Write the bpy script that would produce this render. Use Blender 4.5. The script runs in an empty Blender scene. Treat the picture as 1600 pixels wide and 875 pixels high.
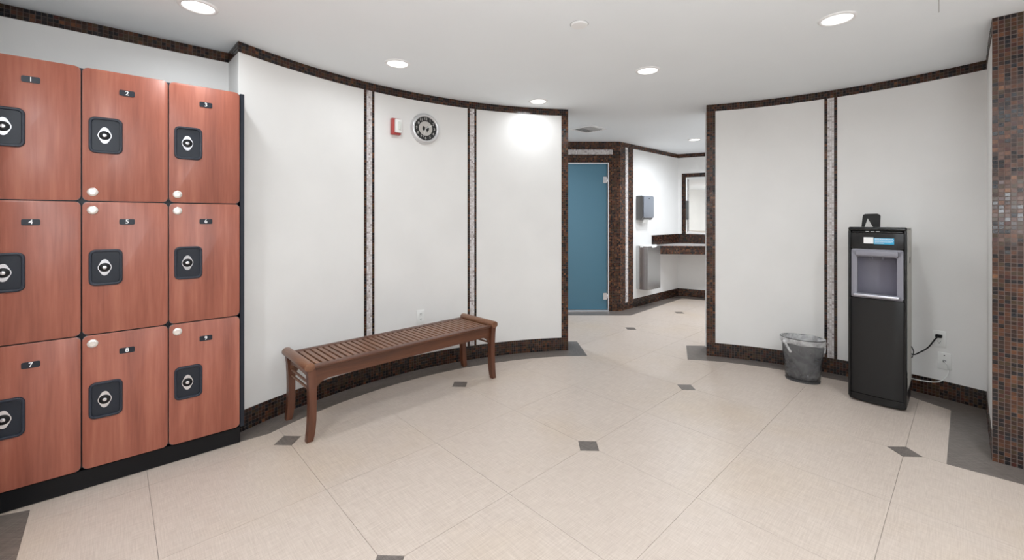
import bpy, bmesh, math, random
from mathutils import Vector, Matrix
random.seed(7)
SC = bpy.context.scene
COL = SC.collection
PI = math.pi
H = 2.335                                   # ceiling height
# ---------------------------------------------------------------- camera
cam = bpy.data.objects.new('camera', bpy.data.cameras.new('camera')); COL.objects.link(cam)
cam.location = (0, 0, 1.28); cam.rotation_euler = (PI/2, 0, 0)
cam.data.sensor_width = 36; cam.data.lens = 15.0075; cam.data.shift_y = -96.5/1600
cam.data.clip_start = .05
SC.camera = cam
# ---------------------------------------------------------------- world, lights, exposure
w = bpy.data.worlds.new('world'); SC.world = w; w.use_nodes = True
w.node_tree.nodes['Background'].inputs[0].default_value = (.9, .95, 1, 1)
w.node_tree.nodes['Background'].inputs[1].default_value = .3
vs = SC.view_settings
vs.view_transform = 'Standard'; vs.look = 'None'; vs.gamma = 1; vs.use_curve_mapping = False
vs.exposure = -0.87
P_MAIN, P_REAR, P_FAR = 6.0, 28, 30
# unseen area lamp added behind the camera, aimed at the ceiling as fill
fl_ = bpy.data.lights.new('bounce_fill', 'AREA'); fl_.shape = 'SQUARE'; fl_.size = .7; fl_.energy = 128; fl_.color = (.94, .97, 1)
fo_ = bpy.data.objects.new('bounce_fill', fl_); COL.objects.link(fo_); fo_.location = (.2, -.7, 1.35); fo_.rotation_euler = (PI*.93, 0, 0)
WARM, COOL = (.915, .965, 1), (.88, .94, 1)
LIGHTS = [  # x, y, power, colour, label (added: unseen lamp put in to brighten the rooms)
    (-1.562, 2.126, P_MAIN*1.35, WARM, 'round recessed downlight in ceiling above the lockers'),
    (-.780, 2.908, P_MAIN*.9, WARM, 'round recessed downlight in ceiling above the wooden bench'),
    (.236, 3.845, P_MAIN*.75, WARM, 'round recessed downlight close to the left curved wall beside the opening'),
    (.968, 3.046, P_MAIN*1.2, WARM, 'round recessed downlight in ceiling in front of the doorway opening'),
    (1.718, 2.256, P_MAIN*2.0, WARM, 'round recessed downlight in ceiling nearest the water dispenser'),
    (2.445, 5.72, P_FAR, COOL, 'round recessed downlight in the washroom beyond the opening'),
    (-1.35, .55, P_REAR, WARM, 'unseen fill downlight added behind the viewpoint, beside the left wall'), (1.65, .55, P_REAR*1.5, WARM, 'unseen fill downlight added behind the viewpoint, ahead of the back wall on the right'), (.1, -.1, P_REAR, WARM, 'unseen fill downlight added directly above the viewpoint'),
    (-1.2, -1.3, P_REAR, WARM, 'unseen fill downlight added at the left end of the back wall'), (1.5, -1.3, P_REAR, WARM, 'unseen fill downlight added at the right end of the back wall'),
    (3.7, 5.5, P_FAR, COOL, 'unseen washroom downlight added over the far end of the vanity counter'), (2.55, 4.95, P_FAR, COOL, 'added washroom downlight hidden behind the right curved wall'), (.1, 5.1, P_FAR, COOL, 'added washroom downlight hidden behind the left curved wall')]

# ---------------------------------------------------------------- materials
def mat(name, col, rough=.5, metal=0, spec=None, coat=0, coatr=.1, trans=0, emit=None, es=0, alpha=1, ior=None):
    m = bpy.data.materials.new(name); m.use_nodes = True
    b = m.node_tree.nodes['Principled BSDF']
    b.inputs['Base Color'].default_value = (*col, 1)
    b.inputs['Roughness'].default_value = rough
    b.inputs['Metallic'].default_value = metal
    if spec is not None: b.inputs['Specular IOR Level'].default_value = spec
    b.inputs['Coat Weight'].default_value = coat; b.inputs['Coat Roughness'].default_value = coatr
    b.inputs['Transmission Weight'].default_value = trans
    b.inputs['Alpha'].default_value = alpha
    if ior: b.inputs['IOR'].default_value = ior
    if emit: b.inputs['Emission Color'].default_value = (*emit, 1); b.inputs['Emission Strength'].default_value = es
    return m
def nodes(m): return m.node_tree.nodes, m.node_tree.links, m.node_tree.nodes['Principled BSDF']
def ramp(nd, stops):
    r = nd.new('ShaderNodeValToRGB'); e = r.color_ramp.elements
    while len(e) < len(stops): e.new(.5)
    for i, (p, c) in enumerate(stops): e[i].position = p; e[i].color = (*c, 1)
    return r
def wood(name, stops, scale, axis, rough, coat=0, fine=1.0, rnd=True, bump=.0006):
    """grain stretched along axis (0,1,2), in object coordinates"""
    m = mat(name, stops[0][1], rough, coat=coat, coatr=.25)
    nd, lk, b = nodes(m)
    tc = nd.new('ShaderNodeTexCoord'); mp = nd.new('ShaderNodeMapping')
    sc = [scale]*3; sc[axis] = scale*.06
    mp.inputs['Scale'].default_value = sc
    lk.new(tc.outputs['Object'], mp.inputs['Vector'])
    if rnd:
        oi = nd.new('ShaderNodeObjectInfo'); mu = nd.new('ShaderNodeMath'); mu.operation = 'MULTIPLY'; mu.inputs[1].default_value = 37
        cx = nd.new('ShaderNodeCombineXYZ')
        lk.new(oi.outputs['Random'], mu.inputs[0]); 
        for k in range(3): lk.new(mu.outputs[0], cx.inputs[k])
        lk.new(cx.outputs[0], mp.inputs['Location'])
    n1 = nd.new('ShaderNodeTexNoise'); n1.inputs['Scale'].default_value = 1; n1.inputs['Detail'].default_value = 6; n1.inputs['Distortion'].default_value = .6
    n2 = nd.new('ShaderNodeTexNoise'); n2.inputs['Scale'].default_value = 7; n2.inputs['Detail'].default_value = 3
    lk.new(mp.outputs[0], n1.inputs['Vector']); lk.new(mp.outputs[0], n2.inputs['Vector'])
    mx = nd.new('ShaderNodeMix'); mx.inputs[0].default_value = .3*fine
    lk.new(n1.outputs[0], mx.inputs[2]); lk.new(n2.outputs[0], mx.inputs[3])
    r = ramp(nd, stops); lk.new(mx.outputs[0], r.inputs[0]); lk.new(r.outputs[0], b.inputs['Base Color'])
    bp = nd.new('ShaderNodeBump'); bp.inputs['Strength'].default_value = .3; bp.inputs['Distance'].default_value = bump
    lk.new(n2.outputs[0], bp.inputs['Height']); lk.new(bp.outputs[0], b.inputs['Normal'])
    return m
def paint(name, col, rough, amt=.03):
    m = mat(name, col, rough)
    nd, lk, b = nodes(m)
    tc = nd.new('ShaderNodeTexCoord'); n = nd.new('ShaderNodeTexNoise'); n.inputs['Scale'].default_value = 2.2; n.inputs['Detail'].default_value = 4
    lk.new(tc.outputs['Object'], n.inputs['Vector'])
    r = ramp(nd, [(.3, tuple(c*(1-amt) for c in col)), (.7, tuple(min(1, c*(1+amt)) for c in col))])
    lk.new(n.outputs[0], r.inputs[0]); lk.new(r.outputs[0], b.inputs['Base Color'])
    n2 = nd.new('ShaderNodeTexNoise'); n2.inputs['Scale'].default_value = 240; n2.inputs['Detail'].default_value = 2
    lk.new(tc.outputs['Object'], n2.inputs['Vector'])
    bp = nd.new('ShaderNodeBump'); bp.inputs['Strength'].default_value = .12; bp.inputs['Distance'].default_value = .0008
    lk.new(n2.outputs[0], bp.inputs['Height']); lk.new(bp.outputs[0], b.inputs['Normal'])
    return m
def woven(name, lo, hi, rough):
    """linen-weave vinyl"""
    m = mat(name, lo, rough)
    nd, lk, b = nodes(m)
    tc = nd.new('ShaderNodeTexCoord'); oi = nd.new('ShaderNodeObjectInfo')
    outs = []
    for sx, sy in ((14, 260), (260, 14)):
        mp = nd.new('ShaderNodeMapping'); mp.inputs['Scale'].default_value = (sx, sy, 1)
        n = nd.new('ShaderNodeTexNoise'); n.inputs['Scale'].default_value = 1; n.inputs['Detail'].default_value = 2
        n.noise_dimensions = '4D'; lk.new(oi.outputs['Random'], n.inputs['W'])
        lk.new(tc.outputs['Object'], mp.inputs[0]); lk.new(mp.outputs[0], n.inputs['Vector']); outs.append(n.outputs[0])
    ad = nd.new('ShaderNodeMath'); ad.operation = 'ADD'; lk.new(outs[0], ad.inputs[0]); lk.new(outs[1], ad.inputs[1])
    ha = nd.new('ShaderNodeMath'); ha.operation = 'MULTIPLY'; ha.inputs[1].default_value = .5; lk.new(ad.outputs[0], ha.inputs[0])
    r = ramp(nd, [(.36, lo), (.64, hi)]); lk.new(ha.outputs[0], r.inputs[0])
    # faint soiling with a shape of its own, in world position
    ge = nd.new('ShaderNodeNewGeometry'); ns = nd.new('ShaderNodeTexNoise'); ns.inputs['Scale'].default_value = 1.1; ns.inputs['Detail'].default_value = 5
    lk.new(ge.outputs['Position'], ns.inputs['Vector'])
    rs = ramp(nd, [(.5, (1, 1, 1)), (.75, (.97, .93, .84))]); lk.new(ns.outputs[0], rs.inputs[0])
    mx = nd.new('ShaderNodeMix'); mx.data_type = 'RGBA'; mx.blend_type = 'MULTIPLY'; mx.inputs[0].default_value = 1
    lk.new(r.outputs[0], mx.inputs[6]); lk.new(rs.outputs[0], mx.inputs[7]); lk.new(mx.outputs[2], b.inputs['Base Color'])
    bp = nd.new('ShaderNodeBump'); bp.inputs['Strength'].default_value = .25; bp.inputs['Distance'].default_value = .0006
    lk.new(ha.outputs[0], bp.inputs['Height']); lk.new(bp.outputs[0], b.inputs['Normal'])
    return m

M = {}
M['wall'] = paint('wall_paint', (.80, .79, .775), .42)
M['ceil'] = paint('ceiling_paint', (.865, .90, .925), .8, .01)
M['tile'] = woven('beige_woven_vinyl', (.475, .395, .338), (.59, .505, .44), .38)
M['dark_tile'] = woven('taupe_woven_vinyl', (.10, .083, .073), (.20, .172, .155), .36)
M['sub'] = mat('subfloor_brown', (.22, .185, .16), .9)  # slab under the tiles, its own brown shows in the joints
M['grout'] = mat('brown_grout', (.085, .062, .052), .85)
M['grout_mid'] = mat('grey_brown_grout', (.17, .13, .115), .85)
M['grout_light'] = mat('pale_grout', (.50, .47, .45), .85)
M['laminate'] = wood('cherry_laminate', [(.30, (.225, .064, .040)), (.5, (.325, .099, .062)), (.72, (.43, .155, .100))], 16, 2, .38, .1, bump=.0001)
M['edge'] = mat('grey_edge_band', (.20, .15, .15), .45)
M['navy'] = mat('dark_navy_plastic', (.013, .017, .026), .38, spec=.35)
M['navy2'] = mat('navy_tray', (.018, .023, .036), .4, spec=.4)
M['black'] = mat('matt_black', (.004, .004, .005), .4, spec=.25)
M['chrome'] = mat('chrome', (.66, .66, .69), .2, 1)
M['champagne'] = mat('satin_nickel', (.80, .76, .72), .32, .7)
M['white'] = mat('white_plastic', (.82, .82, .80), .4)
M['ink'] = mat('white_print', (.85, .85, .85), .6)
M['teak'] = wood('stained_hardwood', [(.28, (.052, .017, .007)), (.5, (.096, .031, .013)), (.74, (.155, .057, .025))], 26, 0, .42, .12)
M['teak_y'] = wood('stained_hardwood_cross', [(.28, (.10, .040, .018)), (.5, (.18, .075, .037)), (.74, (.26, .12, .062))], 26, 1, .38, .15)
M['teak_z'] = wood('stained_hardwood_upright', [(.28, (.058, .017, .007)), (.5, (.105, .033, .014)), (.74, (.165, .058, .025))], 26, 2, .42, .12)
M['glossblack'] = mat('gloss_black_shell', (.006, .006, .0065), .2, spec=.4)
M['door_black'] = mat('dark_grey_panel', (.011, .011, .0115), .28, spec=.35)
M['lav'] = mat('grey_lilac_plastic', (.235, .23, .265), .4)
M['lavdark'] = mat('dark_grey_recess', (.14, .135, .17), .4)
M['steelside'] = mat('pale_grey_metal_side', (.52, .50, .46), .55)
M['silver'] = mat('silver_tray', (.62, .62, .68), .3, .6)
M['cyan'] = mat('cyan_sticker', (.02, .36, .62), .4)
M['steel'] = mat('brushed_steel', (.60, .60, .60), .27, 1)
M['greydisp'] = mat('grey_dispenser', (.19, .205, .235), .35)
M['greyside'] = mat('grey_dispenser_side', (.16, .16, .16), .4)
M['red'] = mat('red_enamel', (.42, .06, .055), .35)
M['lens'] = mat('clear_lens', (.70, .72, .68), .15, coat=.5)
M['clockface'] = mat('clock_face', (.018, .018, .018), .4)
M['clockdisc'] = mat('clock_silver_disc', (.58, .56, .53), .35, .4)
M['bezel'] = mat('clock_bezel', (.72, .72, .73), .28, .6)
M['mirror'] = mat('mirror', (.93, .94, .93), .02, 1)
M['counter'] = paint('counter_stone', (.62, .58, .56), .25, .06)
M['teal'] = mat('teal_frosted_glass', (.070, .195, .275), .30, trans=.12, coat=.25, coatr=.3)
M['alum'] = mat('aluminium_trim', (.72, .72, .74), .3, .7)
M['light'] = mat('lamp_diffuser', (1, 1, 1), .5, emit=(1, .98, .95), es=5)
M['trimring'] = mat('white_trim_ring', (.88, .88, .88), .45)
M['vent'] = mat('vent_grey', (.42, .42, .42), .5)
M['ventdark'] = mat('vent_dark', (.05, .05, .05), .7)
def film(name, col, alpha, rough):
    m = mat(name, col, rough, spec=.5)
    nd, lk, b = nodes(m)
    tc = nd.new('ShaderNodeTexCoord'); n = nd.new('ShaderNodeTexNoise'); n.inputs['Scale'].default_value = 9; n.inputs['Detail'].default_value = 5; n.inputs['Distortion'].default_value = 1.5
    lk.new(tc.outputs['Object'], n.inputs['Vector'])
    r = ramp(nd, [(.35, (alpha*.45,)*3), (.7, (min(1, alpha*1.4),)*3)]); lk.new(n.outputs[0], r.inputs[0]); lk.new(r.outputs[0], b.inputs['Alpha'])
    bp = nd.new('ShaderNodeBump'); bp.inputs['Strength'].default_value = .9; bp.inputs['Distance'].default_value = .01
    lk.new(n.outputs[0], bp.inputs['Height']); lk.new(bp.outputs[0], b.inputs['Normal'])
    return m
M['liner'] = film('clear_bin_liner', (.80, .79, .79), .5, .25)
M['smoke'] = mat('smoked_clear_plastic', (.035, .035, .038), .12, alpha=.62)
M['smoke_rim'] = mat('smoked_rim', (.06, .06, .062), .2)

MOS = []
for i, (c, rg) in enumerate([((.010, .007, .008), .12), ((.028, .012, .008), .14), ((.060, .022, .011), .16), ((.085, .032, .015), .18),
                             ((.120, .046, .020), .2), ((.165, .072, .032), .22), ((.050, .014, .010), .15), ((.010, .011, .015), .1), ((.045, .026, .012), .18)]):
    m = mat('glass_mosaic_brown', c, rg+.05, spec=.38)
    nd, lk, b = nodes(m)
    tc = nd.new('ShaderNodeTexCoord'); n = nd.new('ShaderNodeTexNoise'); n.inputs['Scale'].default_value = 70; n.inputs['Detail'].default_value = 3
    mp = nd.new('ShaderNodeMapping'); mp.inputs['Scale'].default_value = (1, 1, 4)
    lk.new(tc.outputs['Object'], mp.inputs[0]); lk.new(mp.outputs[0], n.inputs['Vector'])
    r = ramp(nd, [(.3, tuple(x*.6 for x in c)), (.7, tuple(x*1.6 for x in c))]); lk.new(n.outputs[0], r.inputs[0]); lk.new(r.outputs[0], b.inputs['Base Color'])
    MOS.append(m)
PEARL = [mat('pearl_mosaic', c, .25) for c in ((.62, .58, .57), (.70, .66, .66), (.52, .47, .46), (.36, .31, .31), (.76, .73, .74))]
W_COL = [4, 5, 7, 6, 3.5, 1.2, 2, 1, 4]          # copper-rich
W_PIL = [8, 7, 8, 4.5, 1.4, .3, 2.5, 1.5, 5]
W_DARK = [9, 9, 5, 1.5, .6, 0, 2, 2, 5]         # darker
W_PEARL = [6, 6, 4, 1, 4]

# ---------------------------------------------------------------- mesh helpers
def link(name, me, parent=None, loc=None, rot=None):
    o = bpy.data.objects.new(name, me); COL.objects.link(o)
    if parent: o.parent = parent
    if loc: o.location = loc
    if rot: o.rotation_euler = rot
    return o
def obj(name, bm, m, parent=None, smooth=False, loc=None, rot=None, ang=None):
    bmesh.ops.recalc_face_normals(bm, faces=bm.faces)
    me = bpy.data.meshes.new(name); bm.to_mesh(me); bm.free()
    for k in (m if isinstance(m, list) else [m]): me.materials.append(k)
    if smooth or ang:
        for p in me.polygons: p.use_smooth = True
        if ang: me.set_sharp_from_angle(angle=math.radians(ang))
    return link(name, me, parent, loc, rot)
def tag(o, label=None, cat=None, group=None, kind=None):
    if label: o['label'] = label
    if cat: o['category'] = cat
    if group: o['group'] = group
    if kind: o['kind'] = kind
    return o
def thing(name, label, cat, loc=(0, 0, 0), rz=0, group=None):
    o = bpy.data.objects.new(name, None); COL.objects.link(o); o.empty_display_size = .1
    o.location = loc; o.rotation_euler = (0, 0, rz)
    return tag(o, label, cat, group)
def box(bm, c, s, bev=0, seg=2, R=None, mi=0):
    """box centre c size s, optional bevel and rotation matrix"""
    r = bmesh.ops.create_cube(bm, size=1)
    vs_ = r['verts']
    for v in vs_: v.co = Vector((v.co.x*s[0], v.co.y*s[1], v.co.z*s[2]))
    if bev:
        es = list({e for v in vs_ for e in v.link_edges})
        rr = bmesh.ops.bevel(bm, geom=es, offset=bev, segments=seg, profile=.5, affect='EDGES')
        vs_ = list({v for f in rr['faces'] for v in f.verts} | {v for v in vs_ if v.is_valid})
        # collect the whole island
        seen = set(vs_); st = list(vs_)
        while st:
            v = st.pop()
            for e in v.link_edges:
                q = e.other_vert(v)
                if q not in seen: seen.add(q); st.append(q)
        vs_ = list(seen)
    for v in vs_:
        if R: v.co = R @ v.co
        v.co += Vector(c)
    for f in {f for v in vs_ for f in v.link_faces}: f.material_index = mi
    return vs_
def prism(bm, pts, a0, a1, axis=2, bev=0):
    """extrude a 2D outline along axis: 2 -> (x,y), 1 -> (x,z), 0 -> (y,z)"""
    def P(p, a):
        return (p[0], p[1], a) if axis == 2 else ((p[0], a, p[1]) if axis == 1 else (a, p[0], p[1]))
    lo = [bm.verts.new(P(p, a0)) for p in pts]; hi = [bm.verts.new(P(p, a1)) for p in pts]
    n = len(pts); bm.faces.new(lo[::-1]); bm.faces.new(hi)
    for i in range(n): bm.faces.new((lo[i], lo[(i+1) % n], hi[(i+1) % n], hi[i]))
    if bev:
        es = [e for v in lo+hi for e in v.link_edges if e.verts[0] in (lo+hi)]
        bmesh.ops.bevel(bm, geom=list({e for e in es if (e.verts[0] in lo) == (e.verts[1] in lo)}), offset=bev, segments=2, profile=.5, affect='EDGES')
def rrect(w, h, r, n=5, cx=0, cy=0):
    pts = []
    for qx, qy, a0 in ((1, 1, 0), (-1, 1, 90), (-1, -1, 180), (1, -1, 270)):
        for k in range(n+1):
            a = math.radians(a0+90*k/n)
            pts.append((cx+qx*(w/2-r)+r*math.cos(a), cy+qy*(h/2-r)+r*math.sin(a)))
    return pts
def ring(bm, outer, inner, a0, a1, axis=1):
    """frame between two outlines with the same vertex count"""
    def P(p, a):
        return (p[0], p[1], a) if axis == 2 else ((p[0], a, p[1]) if axis == 1 else (a, p[0], p[1]))
    n = len(outer)
    O0 = [bm.verts.new(P(p, a0)) for p in outer]; O1 = [bm.verts.new(P(p, a1)) for p in outer]
    I0 = [bm.verts.new(P(p, a0)) for p in inner]; I1 = [bm.verts.new(P(p, a1)) for p in inner]
    for i in range(n):
        j = (i+1) % n
        for q in ((O0[i], O0[j], O1[j], O1[i]), (I0[i], I1[i], I1[j], I0[j]), (O0[i], I0[i], I0[j], O0[j]), (O1[i], O1[j], I1[j], I1[i])):
            bm.faces.new(q)
def lathe(bm, prof, n=32, sx=1, sy=1, axis='z', cap=True):
    """profile [(r,z)] about z; axis 'y' turns it to face -y"""
    rows = []
    for r, z in prof:
        row = []
        for k in range(n):
            a = 2*PI*k/n; x, y = r*sx*math.cos(a), r*sy*math.sin(a)
            row.append(bm.verts.new((x, y, z) if axis == 'z' else (x, -z, y)))
        rows.append(row)
    for a, b in zip(rows, rows[1:]):
        for k in range(n): bm.faces.new((a[k], a[(k+1) % n], b[(k+1) % n], b[k]))
    if cap:
        bm.faces.new(rows[0][::-1]); bm.faces.new(rows[-1])
def tube(bm, pts, r, n=8, close=True):
    pts = [Vector(p) for p in pts]; rows = []
    up = Vector((0, 0, 1))
    for i, p in enumerate(pts):
        t = (pts[min(i+1, len(pts)-1)]-pts[max(i-1, 0)]).normalized()
        s = t.cross(up) if abs(t.z) < .95 else t.cross(Vector((1, 0, 0)))
        s.normalize(); u = s.cross(t)
        rows.append([bm.verts.new(p+s*r*math.cos(2*PI*k/n)+u*r*math.sin(2*PI*k/n)) for k in range(n)])
    for a, b in zip(rows, rows[1:]):
        for k in range(n): bm.faces.new((a[k], a[(k+1) % n], b[(k+1) % n], b[k]))
    if close: bm.faces.new(rows[0][::-1]); bm.faces.new(rows[-1])
def crom(P, n=8):
    P = [Vector(p) for p in P]; out = []
    for i in range(len(P)-1):
        a, b, c, d = P[max(i-1, 0)], P[i], P[i+1], P[min(i+2, len(P)-1)]
        for k in range(n):
            t = k/n
            out.append(.5*((2*b)+(c-a)*t+(2*a-5*b+4*c-d)*t*t+(3*b-a-3*c+d)*t**3))
    return out+[P[-1]]
def text(s, size, m, parent, loc, rot, name='numeral', depth=.0004):
    cu = bpy.data.curves.new(name, 'FONT'); cu.body = s; cu.size = size; cu.align_x = 'CENTER'; cu.align_y = 'CENTER'; cu.extrude = depth; cu.offset = size*.012
    cu.resolution_u = 4
    t = bpy.data.objects.new('tmp', cu); COL.objects.link(t)
    me = bpy.data.meshes.new_from_object(t.evaluated_get(bpy.context.evaluated_depsgraph_get()))
    bpy.data.objects.remove(t); me.materials.clear(); me.materials.append(m)
    return link(name, me, parent, loc, rot)
def copy_tree(o, parent=None):
    c = o.copy(); COL.objects.link(c); c.parent = parent
    for ch in list(o.children): copy_tree(ch, c)
    return c

# ---------------------------------------------------------------- wall paths
class Path:
    def __init__(s, pts):
        s.p = [Vector(q) for q in pts]; s.c = [0]
        for a, b in zip(s.p, s.p[1:]): s.c.append(s.c[-1]+(b-a).length)
        s.L = s.c[-1]
        s.seg = [(b-a).normalized() for a, b in zip(s.p, s.p[1:])]
        s.nv = []
        for i in range(len(s.p)):
            t = (s.seg[max(i-1, 0)]+s.seg[min(i, len(s.seg)-1)]).normalized()
            s.nv.append(Vector((t.y, -t.x)))
    def at(s, d):
        """point, tangent, inward normal (the room is on the right of the path)"""
        i = 0
        while i < len(s.seg)-1 and d > s.c[i+1]: i += 1
        f = (d-s.c[i])/(s.c[i+1]-s.c[i]); p = s.p[i].lerp(s.p[i+1], f)
        n = s.nv[i].lerp(s.nv[i+1], min(max(f, 0), 1)).normalized() if len(s.p) > 2 else Vector((s.seg[i].y, -s.seg[i].x))
        return p, Vector((-n.y, n.x)), n
    def sx(s, px):
        """distance along at which the path crosses the photo column px"""
        r = (px-800)/667
        f = lambda q: q.x-r*q.y
        for i in range(len(s.seg)):
            a, b = f(s.p[i]), f(s.p[i+1])
            if a*b <= 0: return s.c[i]+(s.c[i+1]-s.c[i])*a/(a-b)
        return None
def wall(name, path, th=.06, z0=0, z1=H, m=None):
    bm = bmesh.new(); P = path.p; N = path.nv; n = len(P)
    fr = [[bm.verts.new((p.x, p.y, z)) for p in P] for z in (z0, z1)]
    bk = [[bm.verts.new((p.x-q.x*th, p.y-q.y*th, z)) for p, q in zip(P, N)] for z in (z0, z1)]
    for i in range(n-1):
        bm.faces.new((fr[0][i], fr[0][i+1], fr[1][i+1], fr[1][i])); bm.faces.new((bk[0][i+1], bk[0][i], bk[1][i], bk[1][i+1]))
        bm.faces.new((fr[1][i], fr[1][i+1], bk[1][i+1], bk[1][i])); bm.faces.new((fr[0][i+1], fr[0][i], bk[0][i], bk[0][i+1]))
    for i, k in ((0, 1), (n-1, -1)): bm.faces.new((fr[0][i], fr[1][i], bk[1][i], bk[0][i])[::k])
    return tag(obj(name, bm, m or M['wall'], ang=30), kind='structure')
def mosaic(parent, path, s0, s1, z0, z1, pitch=.0208, gap=.0022, proud=.0045, mats=None, wts=None, grout=None, name='mosaic_tiles', skip=None, off=0, singles=None):
    """glass mosaic between s0..s1, z0..z1: real tiles over a grout bed; one joined part"""
    mats = mats or MOS; wts = wts or W_DARK
    nc = max(1, round((s1-s0)/pitch)); nr = max(1, round((z1-z0)/pitch))
    ps, pz = (s1-s0)/nc, (z1-z0)/nr
    V, F, I = [], [], []
    gi = len(mats)
    # grout bed
    ng = max(1, int((s1-s0)/.08))
    for k in range(ng+1):
        p, t, n = path.at(s0+(s1-s0)*k/ng)
        for dz in (z0, z1):
            for o in (0, proud*.55+off):
                q = p+n*o; V.append((q.x, q.y, dz))
    for k in range(ng):
        a = 4*k; b = a+4
        F += [(a+1, b+1, b+3, a+3), (a+2, a+3, b+3, b+2), (a, b, b+1, a+1)]; I += [gi]*3
    F += [(0, 1, 3, 2), (4*ng, 4*ng+2, 4*ng+3, 4*ng+1)]; I += [gi]*2
    tiles = []
    for c in range(nc):
        sc_ = s0+(c+.5)*ps; p, t, n = path.at(sc_)
        for r in range(nr):
            zc = z0+(r+.5)*pz
            if skip and skip(sc_, zc): continue
            mi = random.choices(range(len(mats)), wts)[0]
            hs, hz = ps/2-gap/2, pz/2-gap/2; tx, tz = random.gauss(0, .012), random.gauss(0, .012)
            if singles is not None and singles(sc_, zc):
                tiles.append((p, t, n, zc, hs, hz, mi, tx, tz)); continue
            b = len(V)
            for dp in (0, 1):
                for a, e in ((-1, -1), (1, -1), (1, 1), (-1, 1)):
                    d = off+(proud*(1)+a*hs*tx+e*hz*tz+.0008*((mi*7+r*3+c) % 3-1)/2 if dp else 0)
                    k = .94 if dp else 1
                    q = p+t*(a*hs*k)+n*d; V.append((q.x, q.y, zc+e*hz*k))
            for f in ((4, 5, 6, 7), (0, 1, 5, 4), (1, 2, 6, 5), (2, 3, 7, 6), (3, 0, 4, 7)): F.append(tuple(b+j for j in f)); I.append(mi)
    me = bpy.data.meshes.new(name); me.from_pydata(V, [], F)
    for m in mats+[grout or M['grout']]: me.materials.append(m)
    me.polygons.foreach_set('material_index', I); me.update()
    o = link(name, me, parent); tag(o, kind='stuff')
    if tiles:
        cache = {}
        for p, t, n, zc, hs, hz, mi, tx, tz in tiles:
            if mi not in cache:
                bm = bmesh.new()
                vv = [bm.verts.new((a*hs*k, -d, e*hz*k)) for d, k in ((0, 1), (proud*.8, 1), (proud, .93)) for a, e in ((-1, -1), (1, -1), (1, 1), (-1, 1))]
                bm.faces.new(vv[8:])
                for b_ in (0, 4):
                    for j in range(4): bm.faces.new((vv[b_+j], vv[b_+(j+1) % 4], vv[b_+4+(j+1) % 4], vv[b_+4+j]))
                bmesh.ops.recalc_face_normals(bm, faces=bm.faces)
                mm = bpy.data.meshes.new('mosaic_tile'); bm.to_mesh(mm); bm.free(); mm.materials.append(mats[mi]); cache[mi] = mm
            link('mosaic_tile', cache[mi], parent, (p.x, p.y, zc), (tz, 0, math.atan2(t.y, t.x)+tx))
    return o
def curve(pts): return Path([tuple(q) for q in crom([(x, y, 0) for x, y in pts], 5)] and [(q.x, q.y) for q in crom([(x, y, 0) for x, y in pts], 5)])

CX, CY = .864, 1.463
def polar(a0, r0, a1, r1, n, mid=0):
    out = []
    for k in range(n+1):
        f = k/n; a = a0+(a1-a0)*f; r = r0+(r1-r0)*f+mid*4*f*(1-f)
        out.append((CX+r*math.cos(a), CY+r*math.sin(a)))
    return out
def pol(x, y): return math.atan2(y-CY, x-CX), math.hypot(x-CX, y-CY)
aL0, rL0 = pol(-1.63, 2.545); aL1, rL1 = pol(.540, 4.140)
aR0, rR0 = pol(1.817, 3.980); aR1, rR1 = pol(3.168, 2.848)
PL = Path(polar(aL0, rL0, aL1, rL1, 40, .0))
PR = Path(polar(aR0, rR0, aR1, rR1, 30, .03))

# ================================================================ THE SETTING
# ceiling
bm = bmesh.new(); box(bm, (.8, 2.4, H+.05), (8, 10.2, .1)); ceiling = tag(obj('ceiling', bm, M['ceil']), kind='structure')
bm = bmesh.new(); box(bm, (2.12, 2.12, H-.0004), (.003, .19, .0012), R=Matrix.Rotation(-PI/4, 3, 'Z')); obj('hairline_seam', bm, M['vent'], ceiling)
# floor
bm = bmesh.new(); box(bm, (.8, 2.4, -.06), (8, 10.2, .112)); floor = tag(obj('floor', bm, M['sub']), kind='structure')
AA = math.radians(46.95)
ta = Vector((math.sin(AA), math.cos(AA))); tb = Vector((-math.cos(AA), math.sin(AA)))     # grid directions
PIT = .6096; O = Vector((.3361*1.28, 1.876*1.28)); CUT = .072
def tile_mesh():
    h = PIT/2-.0007
    pts = [(-h+CUT, -h), (h, -h), (h, h), (-h, h), (-h, -h+CUT)]
    bm = bmesh.new(); prism(bm, pts, -.004, 0)
    for f in list(bm.faces):
        if all(v.co.z < -.003 for v in f.verts): bm.faces.remove(f)
    bmesh.ops.recalc_face_normals(bm, faces=bm.faces)
    me = bpy.data.meshes.new('floor_tile'); bm.to_mesh(me); bm.free(); me.materials.append(M['tile']); return me
tm = tile_mesh(); rot0 = math.atan2(ta.y, ta.x)
bm = bmesh.new(); q = CUT-.0016; prism(bm, [(q, 0), (0, q), (-q, 0), (0, -q)], -.004, .0002)
dm_o = obj('accent_tile', bm, M['dark_tile'], floor); dm = dm_o.data; bpy.data.objects.remove(dm_o)
def inside(x, y):
    if y > 4.0: return -1.3 < x < 4.1 and y < 7.3 and (x-.9)*.682-(y-5.3)*.731 > -.6
    return math.hypot(x-CX, y-CY) < 3.0 and y > -1 or (-2.9 < x < 3.4 and -2.3 < y < 1.5) or (-2.2 < x < -1 and 1 < y < 2.7)
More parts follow.
